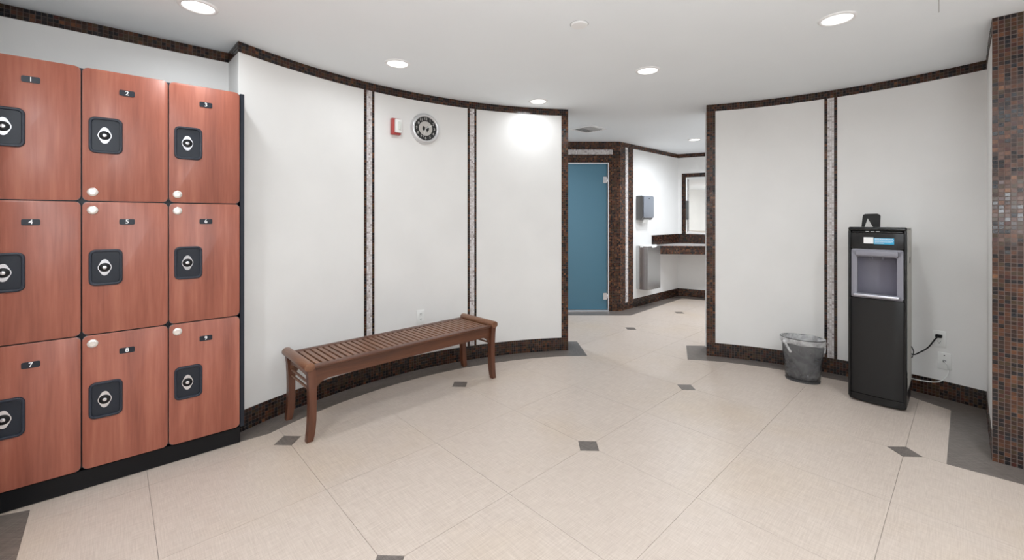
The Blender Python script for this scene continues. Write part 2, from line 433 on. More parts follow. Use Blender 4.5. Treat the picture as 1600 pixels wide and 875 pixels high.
for i in range(-11, 12):
    for j in range(-11, 12):
        c = O+ta*(PIT*(i+.5))+tb*(PIT*(j+.5))
        if not inside(c.x, c.y): continue
        # which corner meets an accent (even lattice points): rotate the clipped corner onto it
        ci, cj = (i if i % 2 == 0 else i+1), (j if j % 2 == 0 else j+1)
        dx, dy = (-1 if ci == i else 1), (-1 if cj == j else 1)
        k = {(-1, -1): 0, (1, -1): 1, (1, 1): 2, (-1, 1): 3}[(dx, dy)]
        link('floor_tile', tm, floor, (c.x, c.y, random.uniform(-.0003, 0)), (0, 0, rot0+k*PI/2))
        
for i in range(-10, 11, 2):
    for j in range(-10, 11, 2):
        c = O+ta*(PIT*i)+tb*(PIT*j)
        if inside(c.x, c.y): link('accent_tile', dm, floor, (c.x, c.y, 0), (0, 0, rot0))
# taupe floor borders (1 mm over the tiles)
def border(pts):
    bm = bmesh.new(); prism(bm, pts, -.004, .0012)
    return obj('floor_border', bm, M['dark_tile'], floor)
def band(path, w, ext=.02):
    out = [(p.x-n.x*ext, p.y-n.y*ext) for p, n in zip(path.p, path.nv)]; inn = [(p.x+n.x*w, p.y+n.y*w) for p, n in zip(path.p, path.nv)]
    return out, inn
out, inn = band(PL, .172)
border([(-1.72, 2.60), (-1.56, 2.44)]+inn[1:-1]+[(.700, 3.971), (.675, 4.433), (.50, 4.433)]+out[::-1][0:40])
out, inn = band(PR, .15)
border([(1.97, 4.28), (1.75, 4.29), (1.592, 3.870)]+[q for q in inn[1:] if q[0] < 2.88]+[(2.927, 2.846), (2.263, 2.223), (2.462, 2.045), (3.2, 1.34), (3.34, 1.44), (2.575, 2.235), (2.90, 2.55), (3.21, 2.85)]+out[::-1][1:])
border([(-2.113, 1.872), (-1.60, 1.325), (-2.75, .27), (-2.78, .66), (-1.93, 1.43), (-2.29, 1.80)])
# far room border
FC1, FC2 = Vector((1.486, 5.88)), Vector((2.740, 7.05)); FA = (FC2-FC1).normalized(); FB = Vector((FA.y, -FA.x))
FC3 = FC2+Vector((.87, -.5)).normalized()*1.85
border([(-1.5, 5.66), (1.56, 5.62), (FC2.x-.02, FC2.y-.23), (FC3.x-.1, FC3.y-.2), (FC3.x, FC3.y+.02), (FC2.x, FC2.y+.02), (FC1.x, FC1.y+.02), (-1.5, 5.9)])

# walls with their mosaic
BASE, TOP = 6*.0208, 3*.0208
def dress(o, path, s0, s1, base=BASE, wt=W_DARK):
    mosaic(o, path, s0, s1, 0, base, wts=wt)
    mosaic(o, path, s0, s1, H-TOP, H-.0005, wts=wt)
def stripe(o, path, s, w=.086, z0=BASE, z1=H-TOP):
    b = .0208
    mosaic(o, path, s-w/2, s-w/2+b, z0, z1); mosaic(o, path, s+w/2-b, s+w/2, z0, z1)
    mosaic(o, path, s-w/2+b, s+w/2-b, z0, z1, pitch=.0148, gap=.0014, proud=.004, mats=PEARL, wts=W_PEARL, grout=M['grout_light'])
wl = wall('wall_left', PL, .006)
ew = .062
dress(wl, PL, -.004, PL.L, wt=W_DARK)
stripe(wl, PL, PL.sx(576.8)); stripe(wl, PL, PL.sx(737.5))
mosaic(wl, PL, PL.L-ew, PL.L, BASE, H-TOP, wts=W_COL)
PLE = Path([(.540, 4.140), (.533, 4.42)]); bmx = wall('wall_left_end', PLE, .02); mosaic(bmx, PLE, -.004, PLE.L, 0, H-.0005, wts=W_COL)
wr = wall('wall_right', PR, .04)
dress(wr, PR, 0, PR.L, wt=W_DARK)
stripe(wr, PR, PR.sx(1298))
mosaic(wr, PR, 0, .072, BASE, H-TOP, wts=W_COL)
PRE = Path([(1.935, 4.235), (1.817, 3.980)]); bmx = wall('wall_right_end', PRE, .02); mosaic(bmx, PRE, 0, PRE.L+.004, 0, H-.0005, wts=W_COL)
# right return and pillar face
PRR = Path([(3.168, 2.848), (2.840, 2.540), (2.536, 2.250)]); o = wall('wall_right_return', PRR, .03); dress(o, PRR, 0, PRR.L)
PP = Path([(2.536, 2.250), (2.536+.7*.34, 2.250-.714*.34)]); o = wall('wall_pillar', PP, .008)
vis = PP.sx(1600) or .13
mosaic(o, PP, -.004, PP.L, 0, H-.0005, pitch=.0215, gap=.0027, wts=W_PIL, grout=M['grout_mid'], singles=lambda s, z: s < .066 and z < 2.16)
PPX = Path([(2.774, 2.007), (3.3, 1.441), (3.3, -2.2), (-2.75, -2.2), (-2.75, .66), (-1.92, 1.42)]); o = wall('wall_back', PPX, .06)
o2 = PPX; dress(o, PPX, 0, .78)
PLP = Path([(-2.141, 1.217), (-1.92, 1.42)]); mosaic(o, PLP, 0, PLP.L, 0, H-.0005, wts=W_COL)
PLR = Path([(-1.92, 1.42), (-2.533, 2.076)]); o = wall('wall_left_return', PLR, .03); dress(o, PLR, 0, PLR.L)
PLK = Path([(-2.533, 2.076), (-1.811, 2.727)]); o = wall('wall_locker', PLK, .06); dress(o, PLK, 0, PLK.L)
PLJ = Path([(-1.811, 2.727), (-1.632, 2.547)]); o = wall('wall_left_jog', PLJ, .006); dress(o, PLJ, 0, PLJ.L+.004)
# far room
DX0, DX1, DZ = .56, 1.318, 2.043            # glass door opening
PF = Path([(-1.5, 5.86), (FC1.x, 5.88)])
bm = bmesh.new()
for x0, x1, z0, z1 in ((-1.5, DX0, 0, H), (DX1+.015, FC1.x, 0, H), (DX0, DX1+.015, DZ, H)):
    box(bm, ((x0+x1)/2, 5.93, (z0+z1)/2), (x1-x0, .1, z1-z0))
wf = tag(obj('wall_far', bm, M['wall']), kind='structure')
PFM = Path([(.3, 5.88), (FC1.x, 5.88)])
sX = lambda x: x-.3
mosaic(wf, PFM, sX(DX1+.018), PFM.L+.004, 0, H-.0005, wts=W_COL)
mosaic(wf, PFM, 0, sX(DX1+.018), 2.2246, H-.0005, wts=W_COL)
mosaic(wf, PFM, 0, sX(DX1+.018), DZ+.004, 2.157, wts=W_COL)
mosaic(wf, PFM, 0, sX(1.385), 2.157, 2.2246, pitch=.0148, gap=.0014, proud=.0062, mats=PEARL, wts=W_PEARL, grout=M['grout_light'])
mosaic(wf, PFM, 0, sX(DX0), 0, DZ, wts=W_COL)
PA = Path([tuple(FC1), tuple(FC2)]); o = wall('wall_washroom', PA, .06)
mosaic(o, PA, 0, .135, 0, H-TOP, wts=W_COL); mosaic(o, PA, .135, .201, 0, BASE*.8); mosaic(o, PA, .201, .335, 0, H-TOP, wts=W_COL)
mosaic(o, PA, .135, .201, BASE*.8, H-TOP-.03, pitch=.0148, gap=.0014, proud=.004, mats=PEARL, wts=W_PEARL, grout=M['grout_light'])
mosaic(o, PA, 0, PA.L, H-TOP, H-.0005, wts=W_COL); mosaic(o, PA, .335, PA.L, 0, BASE)
wash = o
PM = Path([tuple(FC2), tuple(FC3)]); o = wall('wall_mirror_side', PM, .06); dress(o, PM, 0, 1.2, wt=W_COL)
wall('wall_washroom_right', Path([tuple(FC3), (4.55, 4.30), (1.93, 4.262)]), .02)
wall('wall_washroom_left', Path([(.545, 4.425), (-1.5, 4.44), (-1.5, 5.88)]), .05)
# shower enclosure behind the frosted door
wall('wall_shower', Path([(-.3, 5.99), (-.3, 7.2), (1.42, 7.2), (1.42, 5.99)]), .05, m=M['wall'])

# frosted glass door
d1 = thing('door_1', None, None, (0, 0, 0)); del_keys = None
d1['kind'] = 'structure'
bm = bmesh.new(); box(bm, ((DX0+DX1)/2-.003, 5.90, (DZ+.012)/2), (DX1-DX0-.012, .010, DZ-.03), .001, 1); obj('glass_panel', bm, M['teal'], d1)
bm = bmesh.new()
box(bm, (DX1+.007, 5.888, DZ/2), (.014, .045, DZ)); box(bm, (DX0-.007, 5.888, DZ/2), (.014, .045, DZ)); box(bm, ((DX0+DX1)/2, 5.888, DZ-.007), (DX1-DX0, .045, .014))
obj('door_frame', bm, M['alum'], d1)
bm = bmesh.new(); box(bm, ((DX0+DX1)/2, 5.885, .008), (DX1-DX0, .07, .016), .002, 1); obj('threshold', bm, M['alum'], d1)
for z in (1.28+60*.00882, 1.28-122*.00882):
    bm = bmesh.new(); box(bm, (DX1-.035, 5.889, z), (.055, .012, .095), .003, 1); box(bm, (DX1-.003, 5.880, z), (.016, .02, .06), .004, 2); 
    box(bm, (DX1-.035, 5.912, z), (.055, .010, .095), .003, 1)
    h_ = obj('hinge', bm, M['chrome'], d1, ang=40)
bm = bmesh.new(); tube(bm, [(DX0+.06, 5.86, .9), (DX0+.06, 5.86, 1.2)], .011, 12)
for z in (.93, 1.17): tube(bm, [(DX0+.06, 5.86, z), (DX0+.06, 5.896, z)], .007, 10)
obj('door_handle', bm, M['chrome'], d1, smooth=True)

# ================================================================ LIGHTS as built fixtures
def downlight(x, y, pw, colr, label):
    t = thing('ceiling_light', label or 'unseen fill downlight added in ceiling behind the viewpoint', 'ceiling light', (x, y, H), 0, 'recessed ceiling downlights')
    bm = bmesh.new(); lathe(bm, [(.066, -.001), (.070, -.008), (.082, -.006), (.086, 0)], 32, cap=False); obj('trim_ring', bm, M['trimring'], t, smooth=True)
    bm = bmesh.new(); lathe(bm, [(.066, -.0035), (.064, -.0005)], 32); obj('diffuser', bm, M['light'], t)
    L = bpy.data.lights.new('lamp_glow', 'AREA'); L.shape = 'DISK'; L.size = .125; L.energy = pw; L.color = colr; L.spread = math.radians(165)
    link('lamp_glow', L, t, (0, 0, -.010))
for a in LIGHTS: downlight(*a)

# ================================================================ LOCKERS
LA = math.atan2(.5894, .6567)               # direction of the locker fronts
LR = Vector((-1.5455, 2.4255))              # front right bottom corner
lk_ = thing('locker_bank', 'bank of nine cherry wood lockers numbered 1 to 9 on black plinth against left wall', 'lockers', (LR.x, LR.y, 0), LA)
# local: x to the right (0 at right end), y into the wall, z up
DW, DH, ZB, ZT = .3175, .6325, .0946, 1.993
DEP = .375; LW = DW*3
bm = bmesh.new(); box(bm, (-LW/2-.006, .03+(DEP-.03)/2, (ZB+ZT)/2), (LW-.004, DEP-.03, ZT-ZB-.004)); obj('carcass', bm, M['navy'], lk_)
bm = bmesh.new(); box(bm, (-LW/2-.003, DEP/2+.004, ZB/2-.002), (LW+.012, DEP-.02, ZB-.006), .002, 1); obj('plinth', bm, M['black'], lk_)
bm = bmesh.new(); box(bm, (.012, DEP/2+.006, (ZT+ZB)/2-.004), (.022, DEP-.006, ZT-ZB+.002), .0025, 1); obj('side_panel', bm, M['navy'], lk_)
bm = bmesh.new(); box(bm, (-LW/2, .017+DEP/2, ZT-.004), (LW, DEP-.04, .008)); obj('top_panel', bm, M['navy'], lk_)
bm = bmesh.new(); box(bm, (-LW-.012, DEP/2+.006, (ZT+ZB)/2-.004), (.014, DEP-.006, ZT-ZB), .002, 1); obj('side_panel', bm, M['navy'], lk_)
def make_door():
    g = .0028
    bm = bmesh.new()
    prism(bm, rrect(DW-2*g, DH-2*g, .019, 6), .0, .018, axis=1)
    for f in bm.faces:
        f.material_index = 0 if abs(f.normal.y) > .9 or len(f.verts) > 6 else 1
    fr = [f for f in bm.faces if len(f.verts) > 6]
    es = list({e for f in fr for e in f.edges if min(v.co.y for v in e.verts) < .001})
    r = bmesh.ops.bevel(bm, geom=es, offset=.0022, segments=2, profile=.5, affect='EDGES')
    for f in r['faces']: f.material_index = 1
    d = obj('locker_door', bm, [M['laminate'], M['edge']], lk_, ang=35)
    hx = -DW/2+.0234+.0595; hw, hh = .119, .172
    # recessed handle cup: outer lip, tray
    bm = bmesh.new(); ring(bm, rrect(hw, hh, .024, 6, hx, 0), rrect(hw-.022, hh-.024, .016, 6, hx, 0), -.010, .001)
    bmesh.ops.bevel(bm, geom=[e for e in bm.edges if all(v.co.y < -.009 for v in e.verts)], offset=.004, segments=2, profile=.5, affect='EDGES')
    obj('handle_rim', bm, M['navy2'], d, ang=40)
    bm = bmesh.new(); prism(bm, rrect(hw-.019, hh-.021, .016, 6, hx, 0), -.0016, .0005, axis=1); obj('handle_tray', bm, M['navy'], d)
    # lozenge key plate
    lx = hx-.0; pts = []
    for k in range(40):
        a = 2*PI*k/40; rr = .0245+.0145*abs(math.sin(a))**7
        pts.append((lx-.004+rr*math.cos(a), rr*math.sin(a)))
    bm = bmesh.new(); prism(bm, pts, -.0048, -.001, axis=1); obj('key_plate', bm, M['chrome'], d)
    bm = bmesh.new(); lathe(bm, [(.0212, .004), (.0212, .0075), (.0185, .009)], 28, axis='y'); o = obj('key_rosette', bm, M['black'], d, ang=40); o.location = (lx-.004, 0, 0)
    bm = bmesh.new(); lathe(bm, [(.0080, .008), (.0080, .012), (.0055, .013)], 14, axis='y'); o = obj('key_cylinder', bm, M['chrome'], d, ang=40); o.location = (lx-.004, 0, 0)
    bm = bmesh.new(); prism(bm, rrect(.057, .0275, .006, 4, .0, DH/2-.098), -.0022, .0003, axis=1); obj('number_plate', bm, M['navy'], d)
    return d
proto = make_door()
doors = [proto]+[copy_tree(proto, lk_) for _ in range(8)]
n = 0
for r in range(3):
    for c in range(3):
        d = doors[n]; n += 1
        d.location = (-LW+DW*(c+.5), -.002, ZT-DH*(r+.5))
        d['label'] = 'cherry wood locker door numbered %d' % n
        bm = bmesh.new(); lathe(bm, [(.0195, 0), (.0195, .004), (.017, .0065), (.010, .0075), (.009, .006), (.004, .006)], 20, axis='y')
        k = obj('round_lock', bm, M['champagne'], d, ang=40); k.location = (-DW/2+.037, 0, (-DH/2+.044) if r == 0 else (DH/2-.042))
        text(str(n), .028, M['ink'], d, (0, -.0024, DH/2-.098), (PI/2, 0, 0))

# ================================================================ BENCH
b = thing('wooden_bench', 'slatted brown wooden bench with rolled ends along the left curved wall', 'bench', (-.789, 3.072, 0), math.radians(44.0))
L2, W2 = .70, .205; ST = .418
def leg(sx, sy):
    """sabre leg: outline in (x,z), thickness in y"""
    prof = []                                # centre offset & half width by height
    data = [(.0, .015, .018), (.03, .010, .019), (.07, .0045, .0200), (.12, .001, .0205), (.20, -.001, .020), (.30, .0, .021), (.36, .002, .022), (.405, .007, .023), (.430, .010, .021)]
    o_ = [(sx*(L2-.012+c+hw), z) for z, c, hw in data]; i_ = [(sx*(L2-.012+c-hw), z) for z, c, hw in data]
    bm = bmesh.new(); prism(bm, o_+i_[::-1], sy*W2-.018*sy-.020, sy*W2-.018*sy+.020, axis=1, bev=.004)
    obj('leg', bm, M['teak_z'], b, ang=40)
for sx in (-1, 1):
    for sy in (-1, 1): leg(sx, sy)
for sx in (-1, 1):                           # rolled ends
    bm = bmesh.new(); R_ = .026
    pr = [(R_*math.cos(2*PI*k/20), R_*math.sin(2*PI*k/20)) for k in range(20)]
    cx, cz = sx*(L2+.006), ST+.011
    prism(bm, [(cx+p[0]*1.15, cz+p[1]) for p in pr], -W2-.006, W2+.006, axis=1, bev=.004)
    obj('rolled_end', bm, M['teak_y'], b, ang=40)
    bm = bmesh.new()                         # end apron with arched underside
    pts = [(-W2+.04, .405), (W2-.04, .405)]
    for k in range(13):
        a = PI*k/12; pts.append(((W2-.04)*math.cos(a), .335+.030*math.sin(a)**.6 if 0 < k < 12 else .325))
    prism(bm, pts, sx*(L2-.012)-.010, sx*(L2-.012)+.010, axis=0); obj('end_apron', bm, M['teak_y'], b)
    for z in (.318, .282):
        bm = bmesh.new(); box(bm, (sx*(L2-.012), 0, z), (.014, W2*2-.08, .013), .003, 1); obj('end_rail', bm, M['teak_y'], b)
for sy in (-1, 1):                           # long aprons with curved brackets
    xs = L2-.034
    pts = [(-xs, ST), (xs, ST), (xs, .272)]
    for k in range(1, 9):
        a = PI/2*k/8; pts.append((xs-.085*(1-math.cos(a)), .272+.066*math.sin(a)))
    for k in range(8, 0, -1):
        a = PI/2*k/8; pts.append((-xs+.085*(1-math.cos(a)), .272+.066*math.sin(a)))
    pts.append((-xs, .272))
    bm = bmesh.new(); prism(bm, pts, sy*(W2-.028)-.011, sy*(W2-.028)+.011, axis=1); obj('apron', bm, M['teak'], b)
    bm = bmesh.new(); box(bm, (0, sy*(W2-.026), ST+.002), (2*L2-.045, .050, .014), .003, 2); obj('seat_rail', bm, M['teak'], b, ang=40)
NS = 34; sl = None; SPAN = 2*L2-.085
for k in range(NS):
    x = -SPAN/2+SPAN*(k+.5)/NS
    if sl is None:
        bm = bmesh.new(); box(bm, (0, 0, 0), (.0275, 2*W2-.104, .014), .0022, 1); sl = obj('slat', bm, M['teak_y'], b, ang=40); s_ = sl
    else: s_ = sl.copy(); COL.objects.link(s_)
    s_.location = (x, 0, ST+.001)
for x in (-.35, 0, .35):
    bm = bmesh.new(); box(bm, (x, 0, ST-.024), (.03, 2*W2-.078, .03)); obj('cross_bearer', bm, M['teak_y'], b)

# ================================================================ WALL THINGS
def on_wall(path, px, z, off=.0):
    s = path.sx(px); p, t, n = path.at(s); q = p+n*off
    return (q.x, q.y, z), math.atan2(t.y, t.x)
# clock (local -y faces the room)
loc, rz = on_wall(PL, 663, 2.040, .0)
t = thing('wall_clock', 'round silver wall clock with black dial ring on left curved wall', 'clock', loc, rz)
bm = bmesh.new(); lathe(bm, [(.128, .001), (.130, .012), (.124, .030), (.114, .040), (.104, .038), (.099, .026)], 48, axis='y', cap=False); obj('bezel', bm, M['bezel'], t, smooth=True)
bm = bmesh.new(); lathe(bm, [(.103, .018), (.103, .026), (.060, .026)], 48, axis='y'); obj('dial_ring', bm, M['clockface'], t)
bm = bmesh.new(); lathe(bm, [(.061, .026), (.061, .0275), (.030, .0275)], 40, axis='y'); obj('dial_centre', bm, M['clockdisc'], t)
bm = bmesh.new()
for sx in (-1, 1): prism(bm, [(sx*.018+.0115*math.cos(a_*PI/10), .019*math.sin(a_*PI/10)) for a_ in range(20)], -.0292, -.0275, axis=1)
obj('dial_mark', bm, M['clockface'], t)
for h in range(1, 13):
    a = PI/2-2*PI*h/12; text(str(h), .030, M['clockdisc'], t, (.081*math.cos(a), -.0268, .081*math.sin(a)), (PI/2, 0, 0))
for nm, ang, ln, wd, m_ in (('hour_hand', 152, .045, .006, 'clockface'), ('minute_hand', 62, .070, .004, 'ink'), ('second_hand', 198, .088, .0022, 'ink')):
    bm = bmesh.new(); box(bm, (0, 0, ln/2-.008), (wd, .0012, ln), R=None); o = obj(nm, bm, M[m_], t); o.location = (0, -.030-ln*.03, 0); o.rotation_euler = (0, math.radians(ang), 0)
bm = bmesh.new(); lathe(bm, [(.006, .0275), (.006, .035), (.003, .036)], 16, axis='y'); obj('hub', bm, M['clockdisc'], t)
# fire alarm strobe
loc, rz = on_wall(PL, 616.5, 2.020, 0)
t = thing('fire_alarm', 'small red fire alarm with pale strobe lens left of the round clock', 'alarm', loc, rz)
bm = bmesh.new(); box(bm, (0, -.018, 0), (.078, .036, .130), .004, 2); obj('base', bm, M['red'], t, ang=40)
bm = bmesh.new(); box(bm, (.010, -.046, .004), (.058, .024, .108), .006, 2); obj('housing', bm, M['white'], t, ang=40)
bm = bmesh.new(); box(bm, (.014, -.061, .006), (.024, .012, .066), .005, 2); obj('lens', bm, M['lens'], t, ang=40)
# outlets
def outlet(path, px, z, label, duplex=True):
    loc, rz = on_wall(path, px, z, 0)
    t = thing('wall_outlet', label, 'outlet', loc, rz, 'white wall plates')
    bm = bmesh.new(); box(bm, (0, -.003, 0), (.072, .006, .116), .0025, 2); obj('cover_plate', bm, M['white'], t, ang=40)
    if duplex:
        for dz in (-.022, .022):
            bm = bmesh.new(); prism(bm, rrect(.034, .029, .009, 4, 0, dz), -.0085, -.005, axis=1); s = obj('socket', bm, M['white'], t)
            bm = bmesh.new(); box(bm, (-.006, -.0087, dz+.004), (.0022, .0008, .009)); box(bm, (.006, -.0087, dz+.004), (.0022, .0008, .008)); box(bm, (0, -.0087, dz-.007), (.005, .0008, .005)); obj('slot', bm, M['black'], s)
    else:
        bm = bmesh.new(); box(bm, (0, -.008, .0), (.018, .006, .02), .002, 1); obj('jack', bm, M['vent'], t)
        bm = bmesh.new(); box(bm, (0, -.0112, -.002), (.010, .001, .008)); box(bm, (0, -.0065, .040), (.006, .002, .006)); obj('jack_opening', bm, M['black'], t)
    return t
outlet(PL, 657, .445, 'white wall outlet low on left curved wall behind the wooden bench')
outlet(PR, 1468, .420, 'white wall outlet right of the water dispenser with black plug in it')
outlet(PR, 1476, .268, 'white wall plate with thin white cable, below the plugged outlet', False)

# ================================================================ WATER DISPENSER
wd = thing('water_dispenser', 'tall black freestanding water dispenser with grey dispensing alcove by right wall', 'water dispenser', (2.377, 3.020, 0), math.atan2(-.725, .688))
CW, CD, CH = .307, .375, 1.218
def C(u): return u                            # local x right along front, y into wall
bm = bmesh.new(); box(bm, (CW/2, .112+(CD-.112)/2, .13+(CH-.145)/2), (CW-.018, CD-.112, CH-.15)); obj('body', bm, M['steelside'], wd)
bm = bmesh.new(); box(bm, (CW/2, CD/2+.006, .068), (CW-.006, CD-.02, .115), .012, 3); obj('base', bm, M['black'], wd, ang=40)
for x in (.004, CW-.004):
    bm = bmesh.new(); box(bm, (x, .051+(CD-.051)/2, .13+(CH-.145)/2), (.008, CD-.051, CH-.15)); obj('side_panel', bm, M['steelside'], wd)
# front shell: side cheeks, top cap, lower door
for x in (.008, CW-.008):
    bm = bmesh.new(); box(bm, (x, .025, .02+(CH-.03)/2), (.016, .050, CH-.05), .007, 3); obj('side_cheek', bm, M['glossblack'], wd, ang=40)
bm = bmesh.new(); box(bm, (CW/2, .03, CH-.012), (CW, .06, .026), .010, 3); obj('top_cap', bm, M['glossblack'], wd, ang=40)
bm = bmesh.new(); box(bm, (CW/2, .06+(CD-.06)/2, CH-.010), (CW-.002, CD-.06, .010)); obj('lid', bm, M['steelside'], wd)
def bowed(w, z0, z1, y0, bow, th, cx):
    bm = bmesh.new(); n = 10; pts = []
    for k in range(n+1):
        f = -1+2*k/n; pts.append((cx+f*w/2, y0-bow*(1-f*f)))
    pts += [(cx+w/2, y0+th), (cx-w/2, y0+th)]
    prism(bm, pts, z0, z1); bmesh.ops.bevel(bm, geom=[e for e in bm.edges if abs(e.verts[0].co.z-e.verts[1].co.z) < 1e-5 and max(v.co.y for v in e.verts) < y0+th-.001], offset=.004, segments=2, profile=.5, affect='EDGES')
    return bm
obj('front_panel', bowed(CW-.030, .065, .725, .012, .012, .05, CW/2), M['door_black'], wd, ang=35)
obj('kick_strip', bowed(CW-.024, .014, .060, .012, .010, .05, CW/2), M['glossblack'], wd, ang=35)
obj('control_panel', bowed(CW-.030, 1.073, 1.178, .010, .008, .05, CW/2), M['door_black'], wd, ang=35)
bm = bmesh.new(); box(bm, (CW/2, .020, 1.185), (CW-.04, .03, .012), .004, 2); obj('button_strip', bm, M['glossblack'], wd, ang=40)
for k in range(3):
    bm = bmesh.new(); box(bm, (.105+.028*k, .0035, 1.188), (.018, .004, .006), .001, 1); obj('button', bm, M['vent'], wd)
# alcove
ao = rrect(CW-.034, .338, .012, 4, CW/2, .898); ai = rrect(CW-.100, .262, .010, 4, CW/2, .884)
bm = bmesh.new(); ring(bm, ao, ai, .006, .055); 
bmesh.ops.bevel(bm, geom=[e for e in bm.edges if all(v.co.y < .007 for v in e.verts)], offset=.003, segments=2, profile=.5, affect='EDGES')
obj('alcove_frame', bm, M['lav'], wd, ang=40)
bm = bmesh.new(); n = 12; w_ = CW-.1                       # curved back of the alcove
a_ = [[bm.verts.new((CW/2-w_/2+w_*k/n, .05+.05*math.sin(PI*k/n)**.7 if 0 < k < n else .05, z)) for k in range(n+1)] for z in (.752, 1.016)]
for k in range(n): bm.faces.new((a_[0][k], a_[0][k+1], a_[1][k+1], a_[1][k]))
obj('alcove_back', bm, M['lavdark'], wd, smooth=True)
bm = bmesh.new(); box(bm, (CW/2, .004, 1.040), (CW-.085, .026, .036), .005, 2); obj('spout_cover', bm, M['lav'], wd, ang=40)
bm = bmesh.new(); box(bm, (CW/2, -.001, .752), (CW-.070, .075, .016), .005, 2)
tr = obj('drip_tray', bm, M['silver'], wd, ang=40)
for x in (-.025, .03):
    bm = bmesh.new(); lathe(bm, [(.009, 0), (.009, -.02), (.006, -.03)], 14); o = obj('spout', bm, M['lavdark'], wd, ang=40); o.location = (CW/2+x, .035, 1.028)
# sticker: pale square and cyan block with lines of print
bm = bmesh.new(); box(bm, (.112, .0010, 1.128), (.052, .0012, .042)); o = obj('sticker', bm, M['ink'], wd)
bm = bmesh.new(); box(bm, (.192, .0004, 1.124), (.104, .0014, .042)); o = obj('sticker', bm, M['cyan'], wd)
for z, x0, x1, hh in ((1.139, .145, .236, .0055), (1.130, .145, .238, .0022), (1.122, .145, .236, .0035), (1.115, .145, .228, .0025), (1.109, .145, .19, .002)):
    bm = bmesh.new(); x = x0
    while x < x1:
        l = random.uniform(.003, .008); box(bm, (x+l/2, -.0006, z), (l, .0008, hh)); x += l+.0018
    obj('print_line', bm, M['ink'], o)
# loop handle at the back
bm = bmesh.new()
hx = .088
outer = [(-.052, 0), (-.044, .080), (-.036, .092), (.036, .092), (.054, .082), (.050, 0)]
prism(bm, [(hx-.052, CH-.01), (hx-.036, CH-.01), (hx-.016, CH+.062), (hx-.014, CH+.080), (hx-.030, CH+.094), (hx-.040, CH+.088), (hx-.045, CH+.078)], .300, .314, axis=1)
prism(bm, [(hx-.016, CH+.062), (hx+.018, CH-.01), (hx+.054, CH-.01), (hx+.057, CH+.080), (hx+.050, CH+.090), (hx+.038, CH+.096), (hx-.030, CH+.094), (hx-.014, CH+.080)], .300, .314, axis=1)
obj('loop_handle', bm, M['glossblack'], wd)
bm = bmesh.new(); box(bm, (CW+.0008, .22, .99), (.003, .022, .04), .001, 1); obj('side_latch', bm, M['black'], wd)
# power cord and water line
def W(px, py, d): return ((px-800)*d/667, d, 1.28-(py-341)*d/667)
(ox, oy, oz), orz = on_wall(PR, 1468, .442, .022)
t = thing('power_cord', 'black power cord with plug running from the dispenser to the wall outlet', 'cord', (ox, oy, oz), orz)
bm = bmesh.new(); box(bm, (0, .003, 0), (.034, .026, .022), .004, 2); obj('plug', bm, M['black'], t, ang=40)
inv = (Matrix.Translation((ox, oy, oz)) @ Matrix.Rotation(orz, 4, 'Z')).inverted()
pts = [inv @ Vector(p) for p in ((ox, oy, oz), W(1461, 530, 3.02), W(1450, 543, 3.02), W(1438, 550, 3.03), W(1427, 554, 3.04), W(1417, 548, 3.06), W(1407, 545, 3.08))]
bm = bmesh.new(); tube(bm, crom(pts, 6), .0045, 8); obj('cable', bm, M['black'], t, smooth=True)
pts = [inv @ Vector(p) for p in (W(1424, 541, 3.03), W(1427.5, 549, 3.02), W(1426, 556, 3.02), W(1424.5, 559, 3.02))]
bm = bmesh.new(); tube(bm, crom(pts, 5), .003, 8); obj('cable_tie', bm, M['black'], t, smooth=True)
(ox, oy, oz), orz = on_wall(PR, 1476, .268, .012)
pts = [(ox, oy, oz), W(1480, 570, 3.0), W(1481.5, 580, 2.99), W(1479, 589, 2.97), W(1470, 595.5, 2.94), W(1458, 597, 2.93), W(1440, 594.5, 2.96), W(1425, 591.5, 3.02), W(1410, 588, 3.07)]
bm = bmesh.new(); tube(bm, [Vector(p) for p in crom(pts, 6)], .0032, 8)
tag(obj('water_line', bm, M['white'], smooth=True), 'thin white line looping from the lower wall plate to the dispenser', 'cable')

# ================================================================ BIN
tb_ = thing('trash_bin', 'oval smoked plastic waste bin with clear liner on floor by right wall', 'bin', (2.297, 3.375, 0), math.atan2(-.61, .79))
HB = .335; AX, AY = .115, .078
bm = bmesh.new(); n = 48
prof = [(AX*.93, AY*.93, .004), (AX, AY, .012), (AX+.012, AY+.010, .12), (AX+.022, AY+.018, .24), (AX+.029, AY+.023, HB)]
def shell(bm, prof, n=48, cap=True, wob=0, seed=0):
    rows = []
    for i, (a, b_, z) in enumerate(prof):
        row = []
        for k in range(n):
            t_ = 2*PI*k/n; f = 1+wob*math.sin(5*t_+i*1.7+seed)*math.sin(3*t_+i*.9+2*seed)+wob*.6*math.sin(11*t_+2.3*i)
            row.append(bm.verts.new((a*f*math.cos(t_), b_*f*math.sin(t_), z+(wob*.12*math.sin(7*t_+i+seed)))))
        rows.append(row)
    for r0, r1 in zip(rows, rows[1:]):
        for k in range(n): bm.faces.new((r0[k], r0[(k+1) % n], r1[(k+1) % n], r1[k]))
    if cap: bm.faces.new(rows[0][::-1])
shell(bm, prof); obj('bin_body', bm, M['smoke'], tb_, smooth=True)
bm = bmesh.new(); shell(bm, [(AX*.9, AY*.9, 0), (AX*1.0, AY*1.0, 0), (AX+.003, AY+.003, .014), (AX*.9, AY*.9, .016)], cap=True); obj('bin_foot', bm, M['smoke_rim'], tb_)
